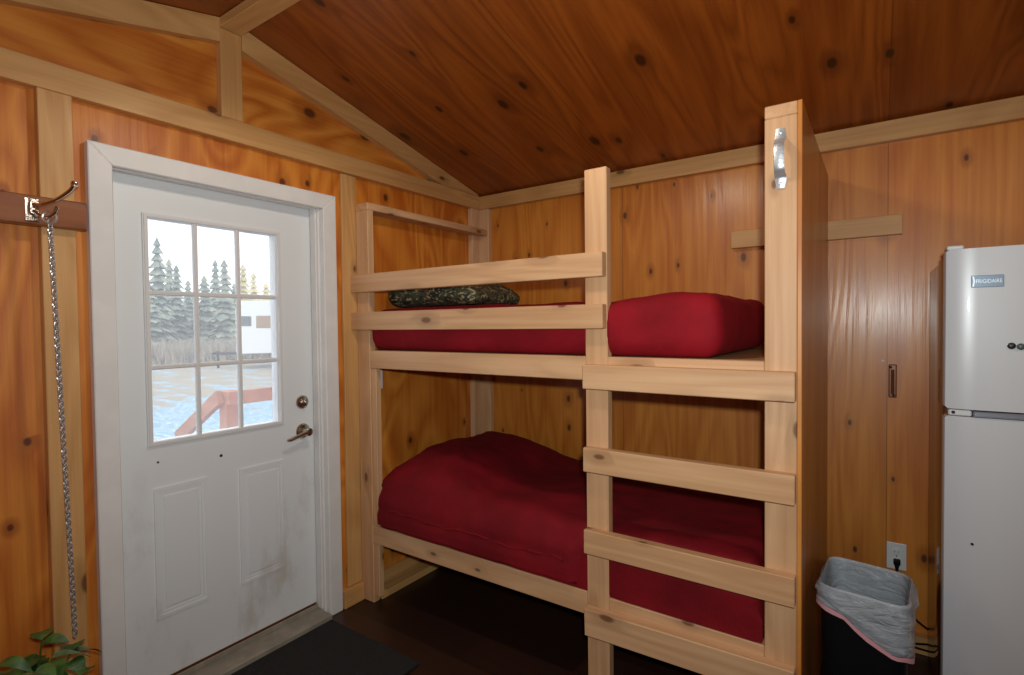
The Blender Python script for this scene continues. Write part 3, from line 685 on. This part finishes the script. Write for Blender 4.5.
rvpart('trailer_window', lambda b: box(b, 1.2, 2.2, -1.23, -1.19, 1.85, 2.5, .02), M['rv_glass'])
rvpart('trailer_door', lambda b: box(b, -.5, .15, -1.225, -1.19, .8, 2.6, .02), M['rv'])
for xw in (.2, 1.1): rvpart('wheel', lambda b: lathe(b, [(.34, -1.2), (.36, -1.15), (.36, -.98), (.34, -.95)], (xw, 0, .36), 'y', 20), M['tyre'])
rvpart('tow_bar', lambda b: box(b, -4.2, -3.0, -.06, .06, .62, .74, .01), M['tyre'])
rvpart('tow_jack', lambda b: box(b, -4.0, -3.9, -.05, .05, 0, .8, .01), M['tyre'])
# trees
def tree(x, y, h, w_, mat, label, seed, group='trees beyond the yard'):
    r_ = random.Random(seed); t = thing('spruce_tree', (x, y, GZ), label, 'tree', group)
    b = B(); tube(b, [(x, y, GZ), (x, y, GZ+h*.5), (x, y, GZ+h)], [.13, .08, .01], 7); obj('trunk', b, M['bark'], t)
    b = B(); tiers = 15
    for i in range(tiers):
        f = i/tiers; z = GZ+h*(.10+.9*f); R_ = 1.3*w_*(1-f)**.8*r_.uniform(.75, 1.15)+.08
        for k in range(11):
            a = 2*math.pi*k/11+r_.uniform(-.25, .25); q = R_*r_.uniform(.65, 1.15); ca, sa = math.cos(a), math.sin(a); wd_ = .16+q*.2
            top_ = h/tiers*1.1
            v0 = b.verts.new((x, y, z+top_)); tip = b.verts.new((x+ca*q, y+sa*q, z-q*.28))
            v1 = b.verts.new((x+ca*q*.6-sa*wd_, y+sa*q*.6+ca*wd_, z-q*.1)); v2 = b.verts.new((x+ca*q*.6+sa*wd_, y+sa*q*.6-ca*wd_, z-q*.1))
            b.faces.new((v0, v1, tip)); b.faces.new((v0, tip, v2))
    obj('foliage', b, M[mat], t)
k = 0
def along_ray(x, y, dist):   # trees stand at dist metres from the door, in the direction given
    v = Vector((x, y)).normalized()*dist; return v.x+2.2, v.y-2.8
specs = [(-40.55, 14.13, 8.4, 1.15, 'spruce', 'tallest haze-paled spruce in the tree line, seen in the left column of panes'),
 (-45.83, 17.07, 7.6, 1.1, 'spruce', 'second tallest spruce in the left panes, just right of the tallest one'),
 (-41.97, 15.95, 6.7, 1.1, 'spruce', 'third spruce from the left upright, in the right half of the left panes'),
 (-48.98, 19.89, 6.2, 1.1, 'spruce', 'short haze-paled spruce at the right edge of the left panes'),
 (-40.31, 17.20, 5.9, 1.2, 'spruce', 'low bushy spruce at the left edge of the middle panes'),
 (-45.37, 20.53, 7.8, 1.0, 'spruce', 'slim tall spruce in the centre of the middle panes'),
 (-37.03, 17.08, 6.8, 1.0, 'spruce', 'tall spruce in the right half of the middle panes'),
 (-48.27, 23.66, 6.1, 1.1, 'spruce', 'short spruce beside the right upright of the grille'),
 (-39.98, 20.07, 7.0, 1.1, 'spruce_sunlit', 'tallest sun-tinted golden tree, above the left end of the trailer'),
 (-44.86, 23.64, 6.9, 1.1, 'spruce_sunlit', 'sun-tinted golden tree second from the left above the trailer'),
 (-36.58, 20.00, 5.3, 1.2, 'spruce_sunlit', 'lowest sun-tinted golden tree, above the trailer at the right edge of the glass'),
 (-37.95, 12.55, 4.9, 1.1, 'spruce', 'short spruce at the far left edge of the door glass')]
for x, y, h, w_, m_, lab in specs: tree(x, y, h, w_, m_, lab, k); k += 1
for i in range(14):                          # low dense growth behind, nothing tells these apart
    t = (i+.5)/14; x, y = along_ray(-42.5+6.0*t, 14+13.5*t, 62+2.1*(i*3 % 7))
    tree(x, y, 4.6+1.6*((i*5) % 7)/7, 1.25, 'spruce', 'low pale spruce in the hazy back row of the tree line', 100+i, 'back row of low spruces')
# dead brush in front of the trees: nobody could count it
b = B(); r_ = random.Random(3)
for i in range(5200):
    t = r_.uniform(0, 1); dist = r_.uniform(31, 37); x, y = along_ray(-42.5+6.0*t, 14+13.5*t, dist); h = r_.uniform(.5, 1.5); q = r_.uniform(.02, .07)
    dx, dy = r_.uniform(-.4, .4), r_.uniform(-.4, .4); a = r_.uniform(0, 3.14)
    v0 = b.verts.new((x-q*math.cos(a), y-q*math.sin(a), GZ)); v1 = b.verts.new((x+q*math.cos(a), y+q*math.sin(a), GZ)); v2 = b.verts.new((x+dx, y+dy, GZ+h)); b.faces.new((v0, v1, v2))
tag(obj('brush', b, M['brush']), 'dead grey brush in front of the tree line outside', 'brush', kind='stuff')

# ------------------------------------------------------------------ light, sky, camera
w = bpy.data.worlds.new('sky'); SC.world = w; w.use_nodes = True; nt = w.node_tree; bg = nt.nodes['Background']
bg.inputs[0].default_value = (.93, .97, 1.0, 1); bg.inputs[1].default_value = 1.75
def lamp(name, typ, loc, energy, col, **kw):
    l = bpy.data.lights.new(name, typ); l.energy = energy; l.color = col
    for k_, v in kw.items(): setattr(l, k_, v)
    o = bpy.data.objects.new(name, l); COL.objects.link(o); o.location = loc; return o
CAM = Vector((2.2134, -2.8176, 1.4103))
R_, U_, F_ = Vector((.82249, .56867, -.01106)), Vector((-.00426, .02560, .99966)), Vector((-.56876, .82217, -.02348))
rot = Matrix((R_, U_, -F_)).transposed()
fl = lamp('camera_flash', 'SPOT', (2.262, -2.82, 1.505), 108, (.91, 1, .99), spot_size=math.radians(150), spot_blend=1.0, shadow_soft_size=.025)
fl.matrix_world = Matrix.Translation(fl.location) @ Matrix((R_, U_, -F_)).transposed().to_4x4() @ Matrix.Rotation(math.radians(10), 4, 'X')
lamp('unseen_ceiling_bulb', 'SPOT', (1.25, YR, 2.45), 20, (1, .90, .74), shadow_soft_size=.06, spot_size=math.radians(172), spot_blend=.25)
lamp('unseen_ceiling_bulb', 'SPOT', (3.3, YR, 2.45), 9, (1, .90, .74), shadow_soft_size=.06, spot_size=math.radians(172), spot_blend=.25)  # second bulb is added and unseen, lightens the right side
cam = bpy.data.cameras.new('camera'); co = bpy.data.objects.new('camera', cam); COL.objects.link(co)
cam.sensor_width = 36; cam.sensor_fit = 'HORIZONTAL'; cam.lens = 528.3/1024*36; cam.clip_start = .02; cam.clip_end = 500
co.matrix_world = Matrix.Translation(CAM) @ rot.to_4x4()
SC.camera = co
SC.view_settings.view_transform = 'Standard'; SC.view_settings.look = 'None'; SC.view_settings.exposure = 0; SC.view_settings.gamma = 1
